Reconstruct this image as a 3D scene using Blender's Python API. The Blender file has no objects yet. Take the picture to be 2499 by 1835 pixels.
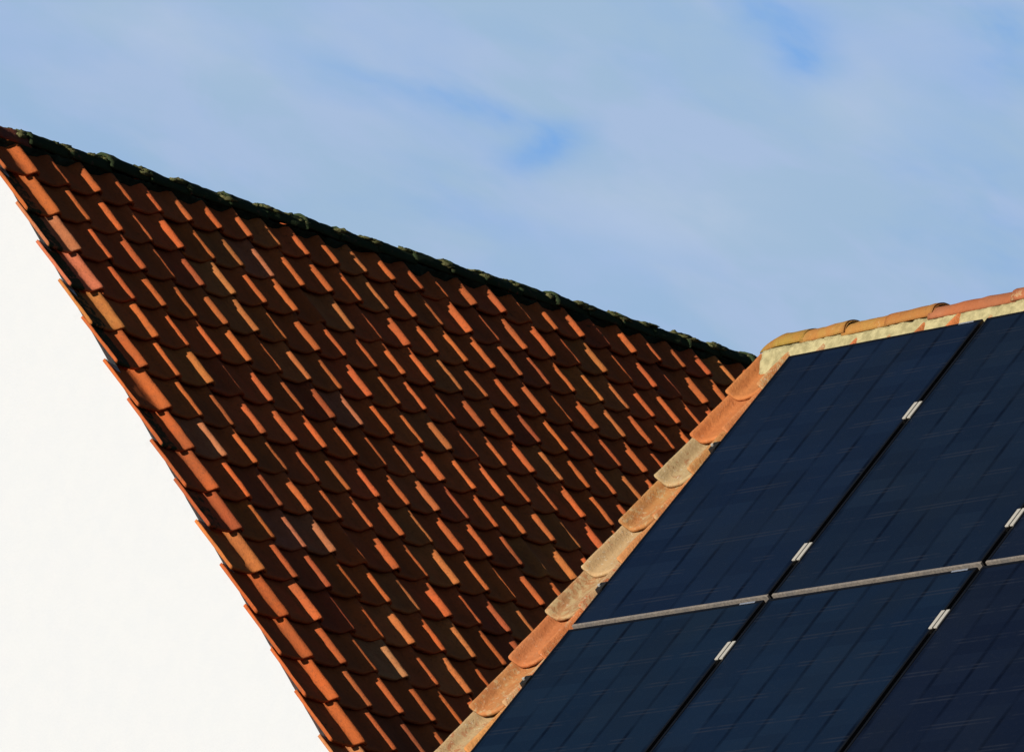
import bpy, math, random
import numpy as np
from mathutils import Matrix, Vector, noise as mnoise
random.seed(11)
rng = np.random.default_rng(11)
scene = bpy.context.scene
COL = scene.collection

# ------------------------------------------------------------------ camera
CAM_Z = 1.6
Fv = Vector((0.0, 0.9766121, 0.21500884))
Xv = Vector((0.99953515, -0.00655509, 0.02977448))
Uv = Vector((-0.03048752, -0.21490889, 0.97615812))
cam = bpy.data.cameras.new('camera')
cam.sensor_fit = 'HORIZONTAL'
cam.sensor_width = 36.0
cam.lens = 14936.85659 / 2499 * 36.0
cam.clip_start = 0.1
cam.clip_end = 5000
co = bpy.data.objects.new('camera', cam)
COL.objects.link(co)
co.matrix_world = Matrix(((Xv.x, Uv.x, -Fv.x, 0), (Xv.y, Uv.y, -Fv.y, 0), (Xv.z, Uv.z, -Fv.z, CAM_Z), (0, 0, 0, 1)))
scene.camera = co

# ------------------------------------------------------------------ roof frames (u along ridge, v down the slope, n outward)
class Frame:
    def __init__(s, a, pitch, O):
        s.u = Vector((math.cos(a), math.sin(a), 0))
        s.h = Vector((math.sin(a), -math.cos(a), 0))
        s.v = s.h * math.cos(pitch) - Vector((0, 0, 1)) * math.sin(pitch)
        s.n = s.h * math.sin(pitch) + Vector((0, 0, 1)) * math.cos(pitch)
        s.O = Vector(O)
        s.pitch = pitch
        s.M = np.array([s.u[:], s.v[:], s.n[:]])
    def P(s, a):
        return np.asarray(a, float).reshape(-1, 3) @ s.M + np.array(s.O[:])
    def p(s, u, v, n):
        return s.O + s.u * u + s.v * v + s.n * n
FL = Frame(0.87096305, 0.92463586, (-2.42849969, 29.83743275, 7.53525323 + CAM_Z))
FL.O -= FL.n * 0.022
FR = Frame(-0.8179279, 0.82675719, (1.04921495, 22.68486583, 5.10455083 + CAM_Z))

# ------------------------------------------------------------------ sun and sky
ALPHA, BETA, GAMMA = -0.990, 0.050, -0.130        # sun direction in the left roof's own axes
sv = (FL.u * ALPHA + FL.n * BETA + FL.v * GAMMA).normalized()
sun_el = math.asin(sv.z)
sun_az = math.atan2(sv.x, sv.y)
sd = bpy.data.lights.new('sun', 'SUN')
sd.energy = 5.0
sd.angle = math.radians(0.5)
sd.color = (1.0, 0.90, 0.80)
so = bpy.data.objects.new('sun', sd)
COL.objects.link(so)
so.rotation_euler = (-sv).to_track_quat('-Z', 'Y').to_euler()
so.location = (-20, -20, 30)

scene.view_settings.view_transform = 'Standard'
scene.view_settings.look = 'None'
scene.view_settings.gamma = 1.0
scene.view_settings.exposure = 0.55
scene.view_settings.use_curve_mapping = False
EXPO = 2 ** 0.55

class NT:
    """small helper for node trees"""
    def __init__(s, tree):
        s.t = tree; s.N = tree.nodes; s.L = tree.links
    def node(s, typ, ins=None, **kw):
        n = s.N.new(typ)
        for k, v in kw.items(): setattr(n, k, v)
        if ins:
            for k, v in ins.items(): s.set(n, k, v)
        return n
    def set(s, n, k, v):
        sock = n.inputs[k]
        if isinstance(v, bpy.types.Node): v = v.outputs[0]
        if isinstance(v, bpy.types.NodeSocket): s.L.new(v, sock)
        else: sock.default_value = v
    def math(s, op, a, b=None, c=None, clamp=False):
        n = s.node('ShaderNodeMath', operation=op, use_clamp=clamp)
        s.set(n, 0, a)
        if b is not None: s.set(n, 1, b)
        if c is not None: s.set(n, 2, c)
        return n.outputs[0]
    def mix(s, f, a, b, blend='MIX'):
        n = s.node('ShaderNodeMix', data_type='RGBA', blend_type=blend)
        s.set(n, 0, f); s.set(n, 6, a); s.set(n, 7, b)
        return n.outputs[2]
    def ramp(s, f, lo, hi, smooth=True):
        n = s.node('ShaderNodeMapRange', interpolation_type='SMOOTHSTEP' if smooth else 'LINEAR')
        s.set(n, 0, f); s.set(n, 1, lo); s.set(n, 2, hi)
        return n.outputs[0]
    def noise(s, vec, scale, detail=3, rough=0.5, dist=0.0):
        return s.node('ShaderNodeTexNoise', {'Vector': vec, 'Scale': scale, 'Detail': detail, 'Roughness': rough, 'Distortion': dist}).outputs[0]

world = bpy.data.worlds.new('World')
scene.world = world
world.use_nodes = True
T = NT(world.node_tree)
bg = T.N['Background']
SKY_STRENGTH = 0.05
sky = T.node('ShaderNodeTexSky', sky_type='NISHITA')
sky.sun_disc = False
sky.sun_elevation = sun_el
sky.sun_rotation = sun_az
sky.air_density = 0.5; sky.dust_density = 0.1; sky.ozone_density = 1.5
tc = T.node('ShaderNodeTexCoord')
D = tc.outputs['Generated']
sep = T.node('ShaderNodeSeparateXYZ', {0: D})
ysafe = T.math('MAXIMUM', sep.outputs[1], 0.05)
gx = T.math('DIVIDE', sep.outputs[0], ysafe)
gz = T.math('DIVIDE', sep.outputs[2], ysafe)
# cloud sheet: soft streaks drifting down to the right
cv = T.node('ShaderNodeCombineXYZ')
rot = math.radians(22)
T.set(cv, 0, T.math('ADD', T.math('MULTIPLY', gx, math.cos(rot)), T.math('MULTIPLY', gz, -math.sin(rot))))
T.set(cv, 1, T.math('MULTIPLY', T.math('ADD', T.math('MULTIPLY', gx, math.sin(rot)), T.math('MULTIPLY', gz, math.cos(rot))), 2.3))
T.set(cv, 2, 0.37)
n1 = T.noise(cv, 17.0, 4, 0.5, 0.35)
n2 = T.noise(cv, 52.0, 4, 0.55, 0.2)
nn = T.math('ADD', T.math('MULTIPLY', n1, 0.72), T.math('MULTIPLY', n2, 0.28))
wob = T.math('MULTIPLY', T.math('SUBTRACT', n2, 0.5), 3.0)
def blob(cx, cz, rx, rz, ang):
    c, s_ = math.cos(ang), math.sin(ang)
    dx = T.math('SUBTRACT', gx, cx); dz = T.math('SUBTRACT', gz, cz)
    a = T.math('DIVIDE', T.math('ADD', T.math('MULTIPLY', dx, c), T.math('MULTIPLY', dz, s_)), rx)
    b = T.math('DIVIDE', T.math('ADD', T.math('MULTIPLY', dx, -s_), T.math('MULTIPLY', dz, c)), rz)
    r = T.math('ADD', T.math('MULTIPLY', a, a), T.math('MULTIPLY', b, b))
    r = T.math('ADD', r, wob)
    return T.math('POWER', 2.718, T.math('MULTIPLY', r, -1.0))
# clear gaps in the sheet (directions in the sky) and one thicker, paler bank
gaps = [(-0.020, 0.2695, 0.020, 0.0040, math.radians(-14), 0.36), (0.0035, 0.2590, 0.0080, 0.0032, math.radians(28), 0.42),
        (-0.0035, 0.2655, 0.010, 0.0022, math.radians(-15), 0.35),
        (0.0400, 0.2850, 0.0150, 0.0045, math.radians(-28), 0.48), (0.0480, 0.2780, 0.0050, 0.0060, math.radians(-10), 0.35),
        (-0.060, 0.2420, 0.030, 0.010, 0.1, 0.25), (0.075, 0.2500, 0.020, 0.012, -0.3, 0.25), (0.0, 0.2460, 0.03, 0.004, -0.25, 0.12),
        (0.082, 0.283, 0.010, 0.010, 0.5, 0.3)]
clear = None
for g in gaps:
    b = T.math('MULTIPLY', blob(*g[:5]), g[5])
    clear = b if clear is None else T.math('ADD', clear, b)
lumpy = T.ramp(nn, 0.38, 0.62)
clear = T.math('ADD', clear, T.math('MULTIPLY', T.math('SUBTRACT', 0.62, lumpy), 0.24), clamp=True)
pale = T.math('ADD', T.math('MULTIPLY', blob(0.019, 0.2470, 0.020, 0.008, 0.1), 0.7), T.math('MULTIPLY', blob(0.058, 0.2690, 0.018, 0.008, -0.4), 0.4), clamp=True)
pale = T.math('ADD', pale, T.math('MULTIPLY', blob(-0.055, 0.277, 0.03, 0.006, -0.2), 0.4), clamp=True)
k = 1.0 / SKY_STRENGTH / EXPO
grey = T.ramp(T.noise(cv, 30.0, 4, 0.55, 0.3), 0.40, 0.62)
cloud = T.mix(grey, (0.350 * k, 0.500 * k, 0.690 * k, 1), (0.385 * k, 0.512 * k, 0.730 * k, 1))
cloud = T.mix(pale, cloud, (0.465 * k, 0.570 * k, 0.740 * k, 1))
blue = (0.185 * k, 0.395 * k, 0.775 * k, 1)
sheet = T.mix(clear, cloud, blue)
# the lit cloud bank stands over the horizon away from the sun; the rest of the dome is clear evening blue
dotn = T.node('ShaderNodeVectorMath', operation='DOT_PRODUCT', )
T.set(dotn, 0, D); dotn.inputs[1].default_value = (0.0, 0.97, 0.24)
bank = T.ramp(dotn.outputs['Value'], 0.90, 0.985)
final = T.mix(bank, sky.outputs[0], sheet)
T.set(bg, 'Color', final)
bg.inputs['Strength'].default_value = SKY_STRENGTH

# ------------------------------------------------------------------ materials
def material(name):
    m = bpy.data.materials.new(name)
    m.use_nodes = True
    t = NT(m.node_tree)
    return m, t, t.N['Principled BSDF']

def clay_material(name, sat=1.0, lichen=0.0, grime=0.35, rough_b=0.4):
    m, t, b = material(name)
    tcn = t.node('ShaderNodeTexCoord').outputs['Object']
    at = t.node('ShaderNodeAttribute', attribute_name='tint').outputs['Color']
    moss = t.node('ShaderNodeAttribute', attribute_name='moss').outputs['Fac']
    na = t.noise(tcn, 9.0, 5, 0.6)
    nb = t.noise(tcn, 60.0, 4, 0.65)
    nc = t.noise(tcn, 260.0, 3, 0.6)
    c = t.mix(t.ramp(na, 0.35, 0.7), at, t.mix(0.45, at, (0.30, 0.085, 0.024, 1)))
    c = t.mix(t.math('MULTIPLY', t.ramp(nb, 0.50, 0.75), grime), c, (0.12, 0.048, 0.026, 1))
    c = t.mix(t.math('MULTIPLY', t.ramp(nc, 0.55, 0.8), 0.22), c, (0.42, 0.18, 0.08, 1))
    nd = t.noise(tcn, 1.3, 5, 0.65)
    c = t.mix(t.math('MULTIPLY', t.ramp(nd, 0.48, 0.66), 0.35), c, (0.16, 0.055, 0.025, 1))
    if lichen:
        nl = t.noise(tcn, 38.0, 6, 0.7)
        amt = t.node('ShaderNodeAttribute', attribute_name='lichen').outputs['Fac']
        f = t.ramp(t.math('ADD', nl, t.math('MULTIPLY', t.math('SUBTRACT', amt, 0.5), 0.5)), 0.50, 0.62)
        c = t.mix(t.math('MULTIPLY', f, lichen), c, (0.36, 0.30, 0.16, 1))
        f2 = t.ramp(t.noise(tcn, 75.0, 3, 0.6), 0.62, 0.68)
        c = t.mix(t.math('MULTIPLY', f2, t.math('MULTIPLY', amt, 0.8)), c, (0.44, 0.40, 0.30, 1))
    nm = t.noise(tcn, 26.0, 5, 0.7)
    fm = t.ramp(t.math('ADD', nm, t.math('SUBTRACT', moss, 0.62)), 0.42, 0.56)
    c = t.mix(fm, c, (0.022, 0.035, 0.014, 1))
    t.set(b, 'Base Color', c)
    t.set(b, 'Roughness', 0.9)
    t.set(b, 'Specular IOR Level', 0.12)
    bump = t.node('ShaderNodeBump', {'Strength': rough_b, 'Distance': 0.004, 'Height': t.math('ADD', nb, t.math('MULTIPLY', nc, 0.5))})
    t.set(b, 'Normal', bump.outputs[0])
    return m
M_CLAY_L = clay_material('weathered_clay', grime=0.5, rough_b=0.8)
M_CLAY_R = clay_material('sunny_clay', lichen=0.6, grime=0.3, rough_b=1.0)

def simple(name, col, rough=0.8, metal=0.0, spec=0.3, nscale=40, namt=0.3, col2=None, bump=0.0, bscale=120):
    m, t, b = material(name)
    tcn = t.node('ShaderNodeTexCoord').outputs['Object']
    na = t.noise(tcn, nscale, 5, 0.6)
    col2 = col2 or tuple(x * (1 - namt) for x in col[:3])
    t.set(b, 'Base Color', t.mix(t.ramp(na, 0.35, 0.68), tuple(col[:3]) + (1,), tuple(col2[:3]) + (1,)))
    t.set(b, 'Roughness', rough); t.set(b, 'Metallic', metal); t.set(b, 'Specular IOR Level', spec)
    if bump:
        bn = t.node('ShaderNodeBump', {'Strength': bump, 'Distance': 0.01, 'Height': t.noise(tcn, bscale, 5, 0.65)})
        t.set(b, 'Normal', bn.outputs[0])
    return m
M_PAINT = simple('white_render', (0.392, 0.424, 0.447), 0.9, spec=0.1, nscale=9.0, col2=(0.384, 0.418, 0.444), bump=0.15, bscale=60)
M_MORTAR = simple('lime_mortar', (0.35, 0.32, 0.175), 0.95, spec=0.05, nscale=28, col2=(0.23, 0.21, 0.11), bump=0.9, bscale=55)
M_MORTAR_D = simple('mossy_mortar', (0.035, 0.055, 0.035), 0.95, spec=0.05, nscale=20, col2=(0.015, 0.028, 0.020), bump=0.9, bscale=45)
M_DECK = simple('roof_boards', (0.06, 0.04, 0.03), 0.9, spec=0.1)
M_GROUND = simple('warm_bounce_ground', (0.13, 0.075, 0.048), 0.95, spec=0.1, nscale=0.6, col2=(0.10, 0.062, 0.040), bump=0.4, bscale=8)  # ground out of view; reddish colour invented to bounce warm light onto the roofs
M_FRAME = simple('black_anodised', (0.006, 0.007, 0.009), 0.35, metal=0.3, spec=0.3, nscale=30, namt=0.2)
M_ALU = simple('brushed_aluminium', (0.38, 0.375, 0.335), 0.55, metal=0.25, spec=0.5, nscale=60, namt=0.08)
M_ENDCAP = simple('rubber_cap', (0.012, 0.012, 0.012), 0.6)
M_STICKER = simple('paper_sticker', (0.18, 0.21, 0.26), 0.5, nscale=200, namt=0.4)
M_MOSS = simple('cushion_moss', (0.085, 0.095, 0.035), 0.95, spec=0.05, nscale=35, col2=(0.17, 0.165, 0.075), bump=1.0, bscale=120)
def dusty():
    m, t, b = material('dusty_frame_edge')
    tcn = t.node('ShaderNodeTexCoord').outputs['Object']
    na = t.noise(tcn, 90.0, 6, 0.7); nb = t.noise(tcn, 9.0, 3, 0.6)
    c = t.mix(t.ramp(na, 0.35, 0.65), (0.175, 0.158, 0.135, 1), (0.10, 0.092, 0.083, 1))
    c = t.mix(t.math('MULTIPLY', t.ramp(nb, 0.4, 0.7), 0.5), c, (0.10, 0.10, 0.10, 1))
    t.set(b, 'Base Color', c); t.set(b, 'Roughness', 0.7); t.set(b, 'Specular IOR Level', 0.2)
    return m
M_DUST = dusty()

def glass_material():
    m, t, b = material('solar_cells')
    oc = t.node('ShaderNodeTexCoord').outputs['Object']
    oi = t.node('ShaderNodeObjectInfo').outputs['Random']
    s = t.node('ShaderNodeSeparateXYZ', {0: oc})
    x, y = s.outputs[0], s.outputs[1]
    P6 = 0.158
    cx = t.math('DIVIDE', t.math('SUBTRACT', x, 0.021), P6)
    cy = t.math('DIVIDE', t.math('SUBTRACT', y, -0.035), P6)
    fx, fy = t.math('FRACT', cx), t.math('FRACT', t.math('ADD', cy, 20))
    ix, iy = t.math('FLOOR', cx), t.math('FLOOR', cy)
    cell = t.node('ShaderNodeCombineXYZ', {0: ix, 1: iy, 2: t.math('MULTIPLY', oi, 37.0)})
    wn = t.node('ShaderNodeTexWhiteNoise', {'Vector': cell}, noise_dimensions='3D').outputs[0]
    base = t.mix(wn, (0.0036, 0.0084, 0.0205, 1), (0.0048, 0.0108, 0.0245, 1))
    tone = t.node('ShaderNodeObjectInfo').outputs['Color']
    base = t.mix(1.0, base, tone, 'MULTIPLY')
    # dark gaps between the cell columns and a darker first third of every cell
    ex = t.math('MINIMUM', fx, t.math('SUBTRACT', 1.0, fx))
    gapx = t.math('SUBTRACT', 1.0, t.ramp(ex, 0.02, 0.10))
    c = t.mix(t.math('MULTIPLY', gapx, t.ramp(t.noise(oc, 4.0, 3, 0.6), 0.25, 0.85)), base, (0.0006, 0.0014, 0.0050, 1))
    # thin paired ribbons across every cell row, broken up by noise
    def line(pos, w):
        d = t.math('ABSOLUTE', t.math('SUBTRACT', fy, pos))
        return t.math('SUBTRACT', 1.0, t.ramp(d, w * 0.4, w))
    pair = t.math('ADD', line(0.44, 0.035), line(0.56, 0.035), clamp=True)
    brk = t.ramp(t.noise(oc, 7.0, 3, 0.6), 0.40, 0.62)
    c = t.mix(t.math('MULTIPLY', t.math('MULTIPLY', pair, brk), 0.38), c, (0.018, 0.022, 0.032, 1))
    dust = t.noise(oc, 55.0, 6, 0.75)
    big = t.noise(oc, 2.2, 3, 0.5)
    c = t.mix(t.math('MULTIPLY', t.ramp(dust, 0.52, 0.80), 0.06), c, (0.06, 0.058, 0.055, 1))
    c = t.mix(t.math('MULTIPLY', t.ramp(big, 0.4, 0.7), 0.25), c, (0.0065, 0.0100, 0.0150, 1))
    t.set(b, 'Base Color', c)
    t.set(b, 'Roughness', t.math('ADD', 0.22, t.math('MULTIPLY', dust, 0.12)))
    t.set(b, 'Specular IOR Level', 0.06)
    return m
M_CELLS = glass_material()

# ------------------------------------------------------------------ helpers
def tag(o, label=None, cat=None, group=None, kind=None):
    if label: o['label'] = label
    if cat: o['category'] = cat
    if group: o['group'] = group
    if kind: o['kind'] = kind
    return o

def empty(name, loc, mat=None):
    o = bpy.data.objects.new(name, None)
    o.empty_display_size = 0.2
    COL.objects.link(o)
    if mat is not None: o.matrix_world = mat
    else: o.location = loc
    return o

class MB:
    """collects geometry; world coordinates are written relative to org"""
    def __init__(s, org=(0, 0, 0)):
        s.v, s.f, s.n = [], [], 0
        s.att = {}
        s.org = np.array(org[:] if isinstance(org, Vector) else org, float)
        s.smooth = []
    def add(s, verts, faces, smooth=False, **att):
        verts = np.asarray(verts, float)
        s.v.append(verts - s.org)
        s.f += [tuple(i + s.n for i in f) for f in faces]
        s.smooth += [smooth] * len(faces)
        for kx, val in att.items():
            s.att.setdefault(kx, []).append((s.n, np.asarray(val, float)))
        s.n += len(verts)
    def box(s, a, b, xf=None, **kw):
        (x0, y0, z0), (x1, y1, z1) = a, b
        V = np.array([(x0, y0, z0), (x1, y0, z0), (x1, y1, z0), (x0, y1, z0), (x0, y0, z1), (x1, y0, z1), (x1, y1, z1), (x0, y1, z1)])
        if xf: V = xf(V)
        s.add(V, [(0, 3, 2, 1), (4, 5, 6, 7), (0, 1, 5, 4), (1, 2, 6, 5), (2, 3, 7, 6), (3, 0, 4, 7)], **kw)
    def build(s, name, mat, parent=None, bevel=0.0):
        me = bpy.data.meshes.new(name)
        V = np.concatenate(s.v)
        me.from_pydata(V.tolist(), [], s.f)
        for kx, lst in s.att.items():
            if kx == 'tint':
                arr = np.ones((s.n, 4)); arr[:, :3] = (0.3, 0.1, 0.04)
                for st, val in lst: arr[st:st + len(val), :3] = val
                a = me.color_attributes.new('tint', 'FLOAT_COLOR', 'POINT')
                a.data.foreach_set('color', arr.ravel())
            else:
                arr = np.zeros(s.n)
                for st, val in lst: arr[st:st + len(val)] = val
                a = me.attributes.new(kx, 'FLOAT', 'POINT')
                a.data.foreach_set('value', arr)
        me.polygons.foreach_set('use_smooth', s.smooth)
        me.materials.append(mat)
        me.update()
        o = bpy.data.objects.new(name, me)
        COL.objects.link(o)
        if parent: o.parent = parent
        if bevel:
            md = o.modifiers.new('b', 'BEVEL'); md.width = bevel; md.segments = 2; md.limit_method = 'ANGLE'
        return o

def grid_faces(nu, nv, off=0, flip=False):
    out = []
    for j in range(nv - 1):
        for i in range(nu - 1):
            a = off + j * nu + i
            q = (a, a + 1, a + nu + 1, a + nu)
            out.append(q[::-1] if flip else q)
    return out

def catmull(pts, n):
    pts = np.array(pts, float)
    ts = np.linspace(pts[0, 0], pts[-1, 0], n)
    # monotone-ish cubic through the points
    x, y = pts[:, 0], pts[:, 1]
    m = np.gradient(y, x)
    out = []
    for t in ts:
        i = min(max(np.searchsorted(x, t) - 1, 0), len(x) - 2)
        h = x[i + 1] - x[i]; q = (t - x[i]) / h
        out.append((2*q**3 - 3*q**2 + 1) * y[i] + (q**3 - 2*q*q + q) * h * m[i] + (-2*q**3 + 3*q*q) * y[i+1] + (q**3 - q*q) * h * m[i+1])
    return ts, np.array(out)

def tile_geo(frame, prof, w, u0, v0, gauge, base_n, lift, thick, overlap=0.07, jit=1.0, round_r=0.012, warp=True):
    """one pantile: corrugated shell; (u0, v0) is its lower left corner in roof coordinates; returns world verts and faces"""
    ts, ns = prof
    nu = len(ts)
    L = gauge + overlap
    ang = rng.normal(0, 0.013) * jit
    dn = rng.normal(0, 0.0034) * jit
    roll = rng.normal(0, 0.016) * jit
    dv = rng.normal(0, 0.0055) * jit
    du = rng.normal(0, 0.0022) * jit
    uu = (ts - 0.5) * w
    if jit and warp:
        hs = 1 + rng.normal(0, 0.07); ns = ns * hs
        uu = uu + np.clip((ts - 0.6) / 0.4, 0, 1) * rng.normal(0, 0.004)
    rows = [(-L, 0), (-L * 0.85, 0), (-L * 0.7, 0), (-L * 0.55, 0), (-L * 0.42, 0), (-L * 0.3, 0), (-L * 0.18, 0), (-0.02, 0), (-0.004, -0.0008), (0.0, -0.0055)]
    sx, sy = rng.random(2) * 90
    V = []
    r = round_r
    for vv, drop in rows:
        # round the lower corners of the shell
        vloc = np.full(nu, vv)
        if vv > -0.03:
            e0 = np.clip(1 - (uu - uu[0]) / r, 0, 1); e1 = np.clip(1 - (uu[-1] - uu) / r, 0, 1)
            vloc = vloc - r * (e0 ** 2 + e1 ** 2)
        nn_ = base_n + ns + lift * (1 + vloc / gauge) + drop + dn + roll * uu
        if warp:
            nn_ = nn_ + np.array([0.0030 * mnoise.noise((x * 14 + sx, vv * 13 + sy, 0)) + 0.0012 * mnoise.noise((x * 60 + sx, vv * 45 + sy, 7)) for x in uu])
        V.append(np.stack([uu - ang * vloc + 0.5 * w + u0 + du, v0 + dv + vloc + ang * uu, nn_], 1))
    top = np.concatenate(V)
    under_rows = []
    for src in (V[-1], V[0]):
        q = src.copy(); q[:, 2] -= thick * (0.75 if src is V[-1] else 1.0)
        under_rows.append(q)
    allv = np.concatenate([top] + under_rows)
    m = len(rows)
    F = grid_faces(nu, m + 2)
    # left and right edges
    for side in (0, nu - 1):
        idx = [j * nu + side for j in range(m + 2)]
        F.append(tuple(idx if side == 0 else idx[::-1]))
    return frame.P(allv), F, nu * (m + 2)

def clay_tint(kind='left'):
    r = rng.random()
    if kind == 'left':
        if r < 0.74: c = np.array((0.44, 0.104, 0.027))
        elif r < 0.88: c = np.array((0.42, 0.138, 0.038))
        elif r < 0.915: c = np.array((0.38, 0.135, 0.062))
        elif r < 0.975: c = np.array((0.32, 0.068, 0.024))
        else: c = np.array((0.38, 0.180, 0.068))
    else:
        if r < 0.65: c = np.array((0.42, 0.155, 0.055))
        else: c = np.array((0.40, 0.195, 0.075))
    return np.clip(c * rng.uniform(0.82, 1.1) * (1 + rng.normal(0, 0.05, 3)), 0.01, 0.7)

PROF_L = catmull([(-0.02, 0.013), (0.05, 0.0080), (0.15, 0.0048), (0.30, 0.0026), (0.45, 0.0008), (0.58, 0.0), (0.67, 0.003), (0.75, 0.016), (0.82, 0.032),
                  (0.88, 0.0395), (0.94, 0.0375), (1.0, 0.029), (1.05, 0.017)], 24)
PROF_R = catmull([(-0.03, 0.034), (0.0, 0.042), (0.04, 0.044), (0.085, 0.037), (0.14, 0.017), (0.20, 0.004), (0.32, 0.0), (0.52, 0.003),
                  (0.75, 0.010), (0.9, 0.019), (1.02, 0.022)], 22)

# ------------------------------------------------------------------ ground
g = MB()
g.add([(-1500, -1500, 0), (1500, -1500, 0), (1500, 1500, 0), (-1500, 1500, 0)], [(0, 1, 2, 3)])
tag(g.build('ground', M_GROUND), kind='structure')

def moss_amount(u, v):
    return 0.0

def house(name, label, frame, w, gauge, prof, u_first, ncol, nrow, row0_v, base_n, lift, thick, v_apex, n_apex, mat, tintkind, verge_cols, moss_fn, round_r, wall_in):
    """gabled house: walls, tiled roof on both slopes, verge tiles, ridge tiles"""
    ridge0 = frame.p(u_first, v_apex, n_apex)
    root = empty(name, (ridge0.x, ridge0.y, 0))
    tag(root, label, 'house')
    org = Vector((ridge0.x, ridge0.y, 0))
    v_eave = row0_v + (nrow - 1) * gauge
    # back slope frame mirrored about the apex
    apex = frame.p(0, v_apex, n_apex)
    back = Frame.__new__(Frame)
    back.u = -frame.u; back.h = -frame.h
    back.v = back.h * math.cos(frame.pitch) - Vector((0, 0, 1)) * math.sin(frame.pitch)
    back.n = back.h * math.sin(frame.pitch) + Vector((0, 0, 1)) * math.cos(frame.pitch)
    back.O = apex - back.v * v_apex - back.n * n_apex
    back.pitch = frame.pitch
    back.M = np.array([back.u[:], back.v[:], back.n[:]])
    u_last = u_first + ncol * w
    mb = MB(org)
    verge = []
    for r in range(nrow):
        for c in range(ncol):
            V, F, nv = tile_geo(frame, prof, w, u_first + c * w, row0_v + r * gauge, gauge if r else min(gauge, row0_v - v_apex + 0.0), base_n, lift, thick, round_r=round_r,
                                overlap=0.07 if r else 0.0)
            tint = clay_tint(tintkind)
            T_ = np.tile(tint, (nv, 1))
            nu_ = len(prof[0])
            ms = np.full(nv, moss_fn(c, r))
            if c == 0 and tintkind == 'left': ms = ms * np.tile(np.where(prof[0] < 0.01, 0.2, np.clip((0.62 - prof[0]) / 0.15, 0.25, 1.0)), nv // nu_)
            li = np.full(nv, rng.random() ** 1.3)
            if tintkind == 'right' and c == 0:
                vt = [(0.38, 0.150, 0.048, 0.1), (0.39, 0.140, 0.045, 0.15), (0.27, 0.175, 0.085, 0.8), (0.35, 0.180, 0.062, 0.5), (0.34, 0.160, 0.068, 0.9),
                      (0.28, 0.170, 0.080, 0.6), (0.38, 0.145, 0.055, 0.2), (0.36, 0.170, 0.062, 0.45), (0.30, 0.175, 0.090, 0.75)][r % 9]
                T_ = np.tile(np.array(vt[:3]), (nv, 1)); li = np.full(nv, vt[3])
            if c == 0 and verge_cols:
                m2 = MB(org); m2.add(V, F, True, tint=T_, moss=ms, lichen=li); verge.append(m2)
            else:
                mb.add(V, F, True, tint=T_, moss=ms, lichen=li)
    for r in range(nrow):
        for c in range(ncol):
            V, F, nv = tile_geo(back, prof, w, -u_last + c * w, row0_v + r * gauge, gauge if r else min(gauge, row0_v - v_apex), base_n, lift, thick, round_r=round_r, overlap=0.07 if r else 0.0, warp=False)
            mb.add(V, F, True, tint=np.tile(clay_tint(tintkind), (nv, 1)), moss=np.full(nv, 0.1), lichen=np.full(nv, 0.2))
    roof = mb.build('roof', mat, root)
    for m2 in verge:
        m2.build('verge_tile', mat, roof)
    # boards under the tiles, closed solid
    ua, ub = u_first + wall_in + 0.012, u_last - 0.012
    dn = base_n - 0.022
    dk = MB(org)
    def pt(fr, u, v, n): return np.array(fr.p(u, v, n)[:])
    prof_pts = []
    va = v_apex + 0.02
    for u in (ua, ub):
        prof_pts += [pt(frame, u, v_eave - 0.05, dn - 0.04), pt(frame, u, v_eave - 0.05, dn), pt(frame, u, va, dn), pt(frame, u, va, dn - 0.04)]
        prof_pts += [pt(back, -u, v_eave - 0.05, dn - 0.04), pt(back, -u, v_eave - 0.05, dn), pt(back, -u, va, dn), pt(back, -u, va, dn - 0.04)]
    P_ = prof_pts
    for o in (0, 4):
        dk.add(P_[o:o + 4] + P_[8 + o:12 + o], [(0, 1, 2, 3), (7, 6, 5, 4), (0, 4, 5, 1), (1, 5, 6, 2), (2, 6, 7, 3), (3, 7, 4, 0)])
    dk.build('roof_boarding', M_DECK, roof)
    # walls: closed pentagonal prism up to just under the boards
    wl = MB(org)
    z_e = frame.p(0, v_eave - 0.45, dn - 0.05).z
    pts = []
    for u in (u_first + wall_in, u_last - wall_in):
        a = frame.p(u, v_eave - 0.45, dn - 0.006); ap = frame.p(u, v_apex + 0.03, dn - 0.006); b = back.p(-u, v_eave - 0.45, dn - 0.006)
        pts += [(a.x, a.y, 0), (a.x, a.y, a.z), (ap.x, ap.y, ap.z), (b.x, b.y, b.z), (b.x, b.y, 0)]
    wl.add(pts, [(0, 1, 2, 3, 4), (9, 8, 7, 6, 5), (0, 5, 6, 1), (1, 6, 7, 2), (2, 7, 8, 3), (3, 8, 9, 4), (4, 9, 5, 0)])
    wl.build('wall', M_PAINT, root)
    return root, roof, org, back, u_last

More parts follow.
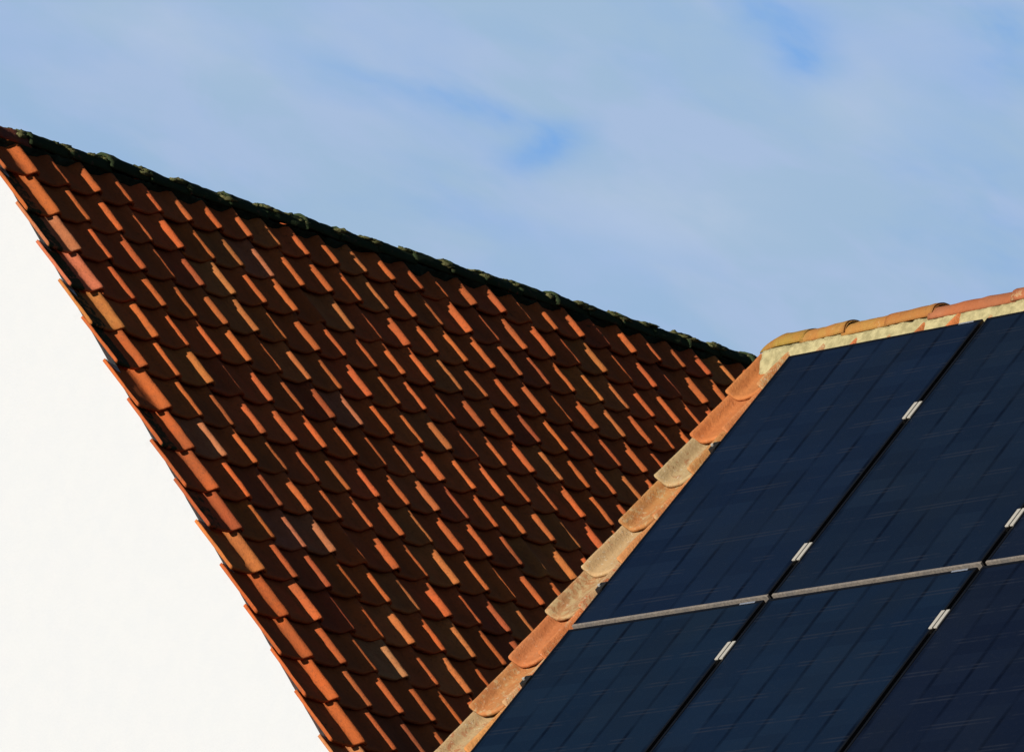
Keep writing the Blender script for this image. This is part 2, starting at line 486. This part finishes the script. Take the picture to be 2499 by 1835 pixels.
def ridge_caps(frame, back, roof, org, u0, count, length, v_apex, n_apex, hw, hh, zoff, mat, tint_fn, moss_fn, name='ridge_tile', direction=1, rough=0.002, hip=False, lens=None):
    """half round caps along the ridge; each narrow end slips under the next cap"""
    caps = []
    for i in range(count):
        if lens: length = lens[min(i, len(lens) - 1)]
        ua = u0 + (sum(lens[min(k_, len(lens) - 1)] for k_ in range(i)) if lens else i * length)
        NA, NLn = 18, 12
        V = []
        yaw = rng.normal(0, 0.012); lift = rng.normal(0, 0.003)
        seed = rng.random(3) * 50
        for j in range(NLn):
            q = j / (NLn - 1)
            u = ua - 0.008 + q * (length + 0.020)
            s = 1.0 + (0.07 * (1 - q) if direction > 0 else 0.012 * q) - 0.02
            if hip and i == 0: s *= min(1.0, 0.12 + 0.88 * (q / 0.5)) ** 0.5
            zl = (0.012 * (1 - q) if direction > 0 else 0.006 * q)
            for a in range(NA):
                th = math.pi * a / (NA - 1)
                x = math.cos(th) * hw * s
                z = (math.sin(th) ** 0.85) * hh * s + zl + zoff + lift
                p = frame.p(u, v_apex, n_apex) + frame.h * (x + yaw * (q - 0.5)) + Vector((0, 0, z))
                d = mnoise.noise(Vector(p) * 14 + Vector(seed)) * rough + mnoise.noise(Vector(p) * 45) * rough * 0.6
                p = p + (frame.h * math.cos(th) + Vector((0, 0, 1)) * math.sin(th)) * d
                V.append(p[:])
        outer = np.array(V)
        c_ax = np.array([(frame.p(ua - 0.008 + (j / (NLn - 1)) * (length + 0.020), v_apex, n_apex) + Vector((0, 0, zoff)))[:] for j in range(NLn)])
        inner = outer.copy().reshape(NLn, NA, 3)
        inner = inner + (c_ax[:, None, :] - inner) * 0.12
        inner = inner.reshape(-1, 3)
        F = grid_faces(NA, NLn) + grid_faces(NA, NLn, NA * NLn, True)
        nO = NA * NLn
        for j in range(NLn - 1):
            for a in (0, NA - 1):
                k0, k1 = j * NA + a, (j + 1) * NA + a
                F.append((k0, k1, nO + k1, nO + k0))
        for a in range(NA - 1):
            for j in (0, NLn - 1):
                k0, k1 = j * NA + a, j * NA + a + 1
                F.append((k0, nO + k0, nO + k1, k1))
        mb = MB(org)
        nv = 2 * nO
        mb.add(np.concatenate([outer, inner]), F, True, tint=np.tile(tint_fn(i), (nv, 1)), moss=np.full(nv, moss_fn(i)), lichen=np.full(nv, rng.random() * 0.6))
        caps.append(mb.build(name, mat, roof))
    return caps

# ------------------------------------------------------------------ left house
W1, G1 = 0.22959304, 0.275
U1 = -W1 * 0.84
def moss_l(c, r):
    m = 0.0
    if c == 0: m = (0.36, 0.58, 0.70, 0.72, 0.55, 0.62, 0.42, 0.55, 0.40, 0.50)[r] if r < 10 else 0.38
    if r == 0: m = max(m, 0.35)
    if r == 1: m = max(m, 0.22)
    return m + rng.uniform(0, 0.12)
rootL, roofL, orgL, backL, UL1 = house('house', 'white gabled house with a dark orange pantile roof and mossy ridge, behind the solar roof', FL, W1, G1, PROF_L,
    U1, 36, 29, 0.0, -0.036, 0.033, 0.017, -0.27, -0.05, M_CLAY_L, 'left', True, moss_l, 0.007, 0.008)

def moss_ridge_tint(i):
    return np.array((0.17, 0.055, 0.040)) if i == 0 else np.array((0.05, 0.045, 0.030)) * rng.uniform(0.8, 1.2)
CAPL = 0.3
capsL = ridge_caps(FL, backL, roofL, orgL, U1 - 0.015, 27, CAPL, -0.27, -0.05, 0.085, 0.080, 0.005, M_CLAY_L, moss_ridge_tint, lambda i: 0.15 if i == 0 else 0.75, rough=0.008)
# mortar bed under the ridge caps (front and back)
def ridge_bed(frame, roof, org, ua, ub, v_apex, n_apex, hw, ztop, v_bot, n_bot, mat, name, wave_w, amp, rough):
    mb = MB(org)
    for fr, sgn in ((frame, 1), (None, -1)):
        n = int((ub - ua) / 0.02)
        V = []
        NR = 7
        for i in range(n + 1):
            u = ua + (ub - ua) * i / n
            top = frame.p(u, v_apex, n_apex) + frame.h * sgn * hw + Vector((0, 0, ztop))
            bot_f = frame.p(u, v_bot, n_bot)
            hx = (bot_f - frame.p(u, v_apex, n_apex)).dot(frame.h)
            hz = (bot_f - frame.p(u, v_apex, n_apex)).z
            ph = (u - wave_w[1]) / wave_w[0]
            wv = amp * mnoise.noise(Vector((u * 6.5, sgn, 0.3)))
            bot = frame.p(u, v_apex, n_apex) + frame.h * sgn * (hx + wv) + Vector((0, 0, hz - wv * 1.0))
            for j in range(NR):
                q = j / (NR - 1)
                p = top.lerp(bot, q) + (frame.h * sgn + Vector((0, 0, 0.4))) * (0.003 * math.sin(math.pi * q))
                d = mnoise.noise(p * 30) * rough + mnoise.noise(p * 80) * rough * 0.7
                p = p + (frame.h * sgn) * d + Vector((0, 0, d * 0.5))
                V.append(p[:])
            # inner edge so the bed has thickness
            V.append((bot - frame.h * sgn * 0.04 - Vector((0, 0, 0.06)))[:])
            V.append((top - frame.h * sgn * 0.05)[:])
        m = NR + 2
        F = []
        for i in range(n):
            for j in range(m):
                a = i * m + j; b = i * m + (j + 1) % m
                F.append((a, b, b + m, a + m) if sgn > 0 else (a + m, b + m, b, a))
        F.append(tuple(range(m))[::-1]); F.append(tuple(n * m + j for j in range(m)))
        mb.add(V, F, True)
    return mb.build(name, mat, roof)
ridge_bed(FL, roofL, orgL, U1 + 0.01, UL1 - 0.02, -0.27, -0.05, 0.076, 0.008, -0.232, -0.018, M_MORTAR_D, 'ridge_mortar', (W1, 0), 0.022, 0.010)
# moss cushions on the ridge joints
for i in range(1, 27):
    uj = U1 - 0.015 + i * CAPL
    mb = MB(orgL)
    for q in range(rng.integers(3, 6)):
        cu = uj + rng.normal(-0.015, 0.035); th = rng.uniform(0.55, 1.7)
        c = FL.p(cu, -0.27, -0.05) + FL.h * math.cos(th) * 0.082 + Vector((0, 0, 0.005 + math.sin(th) * 0.080))
        rx, rz = rng.uniform(0.03, 0.065), rng.uniform(0.009, 0.018)
        sd_ = Vector(rng.random(3) * 30)
        V = []
        nr, ns_ = 9, 14
        for a in range(nr):
            ph = math.pi * a / (nr - 1)
            for b in range(ns_):
                t_ = 2 * math.pi * b / ns_
                dvec = FL.u * (math.sin(ph) * math.cos(t_)) + FL.h * (math.sin(ph) * math.sin(t_)) + Vector((0, 0, math.cos(ph)))
                k_ = 1 + 0.55 * mnoise.noise(dvec * 2.5 + sd_) + 0.3 * mnoise.noise(dvec * 7 + sd_)
                p = c + FL.u * (dvec.dot(FL.u) * rx * k_) + FL.h * (dvec.dot(FL.h) * rx * 0.6 * k_) + Vector((0, 0, dvec.z * rz * k_))
                V.append(p[:])
        F = []
        for a in range(nr - 1):
            for b in range(ns_):
                F.append((a * ns_ + b, (a + 1) * ns_ + b, (a + 1) * ns_ + (b + 1) % ns_, a * ns_ + (b + 1) % ns_))
        mb.add(V, F, True)
    mb.build('moss_clump', M_MOSS, roofL)
# mortar fillet under the verge
def verge_bed(frame, roof, org, u_edge, w, va, vb, n0, n1, mat):
    mb = MB(org)
    n = int((vb - va) / 0.03)
    V = []
    for i in range(n + 1):
        v = va + (vb - va) * i / n
        d = 0.004 * mnoise.noise(Vector((v * 9, 2.2, 0))) + 0.003 * mnoise.noise(Vector((v * 40, 5, 0)))
        for (u, nn_) in ((u_edge + d, n0), (u_edge + d * 0.5, n1), (u_edge + w, n1), (u_edge + w, n0)):
            V.append(frame.p(u, v, nn_)[:])
    F = []
    for i in range(n):
        for j in range(4):
            a = i * 4 + j; b = i * 4 + (j + 1) % 4
            F.append((a, b, b + 4, a + 4))
    F += [(3, 2, 1, 0), (n * 4, n * 4 + 1, n * 4 + 2, n * 4 + 3)]
    mb.add(V, F)
    mb.build('verge_mortar', mat, roof)
verge_bed(FL, roofL, orgL, U1 + 0.0065, 0.05, -0.24, 29 * G1 - 0.6, -0.085, -0.036, M_PAINT)

# ------------------------------------------------------------------ right house
W2, G2 = 0.175, 0.2715
TN = -0.125                     # tile bed below the glass of the panels
UR0 = -0.350
VA2, NA2 = -0.235, -0.125
def moss_r(c, r): return 0.0
rootR, roofR, orgR, backR, UL2 = house('house', 'house with sunlit orange roof edge under the dark solar panels', FR, W2, G2, PROF_R,
    UR0, 34, 21, 0.058, TN, 0.024, 0.014, VA2, NA2, M_CLAY_R, 'right', True, moss_r, 0.016, 0.030)
rt = [(0.25, 0.175, 0.035), (0.27, 0.155, 0.040), (0.27, 0.155, 0.040), (0.28, 0.135, 0.038), (0.27, 0.105, 0.050), (0.27, 0.10, 0.05), (0.28, 0.12, 0.05)]
CAPR = 0.224
capsR = ridge_caps(FR, backR, roofR, orgR, -0.365, 16, CAPR, VA2, NA2, 0.074, 0.060, 0.010, M_CLAY_R, lambda i: np.array(rt[i % 7]) * rng.uniform(0.92, 1.05), lambda i: 0.1, rough=0.004, direction=-1, hip=True, lens=[0.25, 0.224, 0.224, 0.224, 0.42, 0.40, 0.38, 0.40, 0.37])
ridge_bed(FR, roofR, orgR, UR0 + 0.03, UL2 - 0.03, VA2, NA2, 0.066, 0.014, -0.105, TN + 0.004, M_MORTAR, 'ridge_mortar', (W2, 0), 0.012, 0.007)
verge_bed(FR, roofR, orgR, UR0 + 0.014, 0.05, -0.20, 21 * G2 - 0.6, TN - 0.04, TN - 0.008, M_MORTAR)

# ------------------------------------------------------------------ solar panels
PW, PL, PG = 0.99, 1.630, 0.022
ROWGAP = 0.021
def panel_matrix(u, v, n=0.0):
    x, y, z = FR.u, -FR.v, FR.n
    o = FR.p(u, v, n)
    return Matrix(((x.x, y.x, z.x, o.x), (x.y, y.y, z.y, o.y), (x.z, y.z, z.z, o.z), (0, 0, 0, 1)))
def make_panel(u, v):
    root = empty('solar_panel', None, panel_matrix(u, v))
    fw, th = 0.011, 0.035
    f = MB()
    f.box((0, -PL + fw, -th), (fw, 0, 0)); f.box((PW - fw, -PL + fw, -th), (PW, 0, 0))
    f.box((fw + 0.0001, -fw, -th), (PW - fw - 0.0001, 0, 0))
    f.build('frame', M_FRAME, root, bevel=0.001)
    e = MB(); e.box((0, -PL, -th), (PW, -PL + fw - 0.0002, -0.0002)); e.build('frame_edge', M_DUST, root, bevel=0.001)
    g = MB(); g.box((fw, -PL + fw, -0.008), (PW - fw, -fw, -0.0025)); g.build('glass', M_CELLS, root)
    k = MB(); k.box((PW - 0.115, -0.0095, 0.0001), (PW - 0.04, -0.0015, 0.0009)); k.build('serial_sticker', M_STICKER, root)
    return root
def copy_tree(o, mw):
    r = o.copy(); COL.objects.link(r); r.matrix_world = mw
    for ch in o.children:
        c = ch.copy(); COL.objects.link(c); c.parent = r; c.matrix_parent_inverse = ch.matrix_parent_inverse
    return r
plabels = {(0, 0): 'dark blue solar panel in the upper row, tucked against the orange roof edge',
           (1, 0): 'dark blue solar panel in the upper row, second from the orange roof edge',
           (2, 0): 'dark solar panel in the upper row, third from the orange roof edge',
           (0, 1): 'dark blue solar panel below the grey strip, beside the orange roof edge',
           (1, 1): 'dark blue solar panel below the grey strip, between the two long black gaps',
           (2, 1): 'darkest purplish navy solar panel below the grey strip, in the bottom corner'}
VP = [0.0, PL + ROWGAP]
proto = None
for (i, j), lab in plabels.items():
    u, v = i * (PW + PG), VP[j]
    if proto is None: p = proto = make_panel(u, v)
    else: p = copy_tree(proto, panel_matrix(u, v))
    tone = {(0, 0): (1, 1, 1.05), (1, 0): (1.05, 1.0, 0.95), (2, 0): (1.1, 0.9, 0.9), (0, 1): (1.0, 1.1, 1.05), (1, 1): (1.0, 1.1, 1.1), (2, 1): (0.85, 0.70, 0.74)}[(i, j)]
    for ch in p.children:
        if ch.name.startswith('glass'): ch.color = tone + (1,)
    tag(p, lab, 'solar panel', 'solar panels on the right roof')
# mounting rails under the panels
rail_v = [0.560, 1.385, 1.940, 2.765]
rlab = ['aluminium mounting rail under the upper panels, nearest the ridge', 'aluminium mounting rail under the upper panels, just above the grey strip',
        'aluminium mounting rail under the lower panels, just below the grey strip', 'aluminium mounting rail under the lower panels, lowest of the rails']
for v, lab in zip(rail_v, rlab):
    root = empty('mounting_rail', None, panel_matrix(-0.028, v, -0.0355))
    r = MB(); L_ = 3 * (PW + PG) + 0.03
    r.box((0, -0.019, -0.036), (L_, 0.019, 0.0)); r.build('rail', M_ALU, root, bevel=0.002)
    c = MB(); c.box((-0.006, -0.021, -0.038), (-0.0003, 0.021, 0.002)); c.build('end_cap', M_ENDCAP, root, bevel=0.001)
    tag(root, lab, 'rail', 'mounting rails under the panels')
# clamps between panels
def make_clamp(u, v):
    root = empty('panel_clamp', None, panel_matrix(u, v))
    b = MB(); hl = 0.048
    b.box((-0.0195, -hl, 0.0004), (-0.0035, hl, 0.0060)); b.box((0.0035, -hl, 0.0004), (0.0195, hl, 0.0060))
    b.box((-0.0035, -hl, -0.020), (0.0035, hl, -0.012))
    b.build('clamp_body', M_ALU, root, bevel=0.0012)
    s_ = MB()
    V = []; n = 12
    for z in (-0.012, -0.004):
        for a in range(n): V.append((0.0033 * math.cos(2 * math.pi * a / n), 0.0033 * math.sin(2 * math.pi * a / n), z))
    F = [tuple(range(n))[::-1], tuple(range(n, 2 * n))] + [(a, (a + 1) % n, n + (a + 1) % n, n + a) for a in range(n)]
    s_.add(V, F); s_.build('bolt', M_ALU, root)
    return root
g1, g2 = PW + PG / 2, 2 * PW + 1.5 * PG
cl = [(g1, rail_v[0], 'bright metal clamp on the first panel gap, uppermost, nearest the ridge'),
      (g1, rail_v[1], 'bright metal clamp on the first panel gap, just above the grey strip'),
      (g1, rail_v[2], 'bright metal clamp on the first panel gap, just below the grey strip'),
      (g2, rail_v[1], 'bright metal clamp on the second panel gap, above the grey strip'),
      (g2, rail_v[2], 'bright metal clamp on the second panel gap, below the grey strip')]
cp = None
for u, v, lab in cl:
    if cp is None: o = cp = make_clamp(u, v)
    else: o = copy_tree(cp, panel_matrix(u, v))
    tag(o, lab, 'clamp', 'panel clamps on the right roof')

# black end clamps at the free edge of the first panels
ec = None
for v, lab in ((rail_v[0], 'small black end clamp at the outer edge of the upper corner panel, nearest the ridge'),
               (rail_v[1] + 0.015, 'small black end clamp at the outer panel edge, just above the grey strip'),
               (rail_v[2], 'small black end clamp at the outer panel edge, below the grey strip')):
    if ec is None:
        ec = o = empty('end_clamp', None, panel_matrix(-0.0125, v))
        b = MB(); b.box((-0.012, -0.022, -0.034), (0.0118, 0.022, 0.001)); b.box((-0.012, -0.022, 0.0012), (0.021, 0.022, 0.0055)); b.build('clamp_body', M_ENDCAP, o, bevel=0.001)
        V = []; n = 12
        for z in (0.0058, 0.0125):
            for a in range(n): V.append((-0.003 + 0.006 * math.cos(2 * math.pi * a / n), 0.006 * math.sin(2 * math.pi * a / n), z))
        b = MB(); b.add(V, [tuple(range(n))[::-1], tuple(range(n, 2 * n))] + [(a, (a + 1) % n, n + (a + 1) % n, n + a) for a in range(n)]); b.build('bolt', M_ALU, o)
    else: o = copy_tree(ec, panel_matrix(-0.0125, v))
    tag(o, lab, 'clamp', 'end clamps at the outer panel edge')
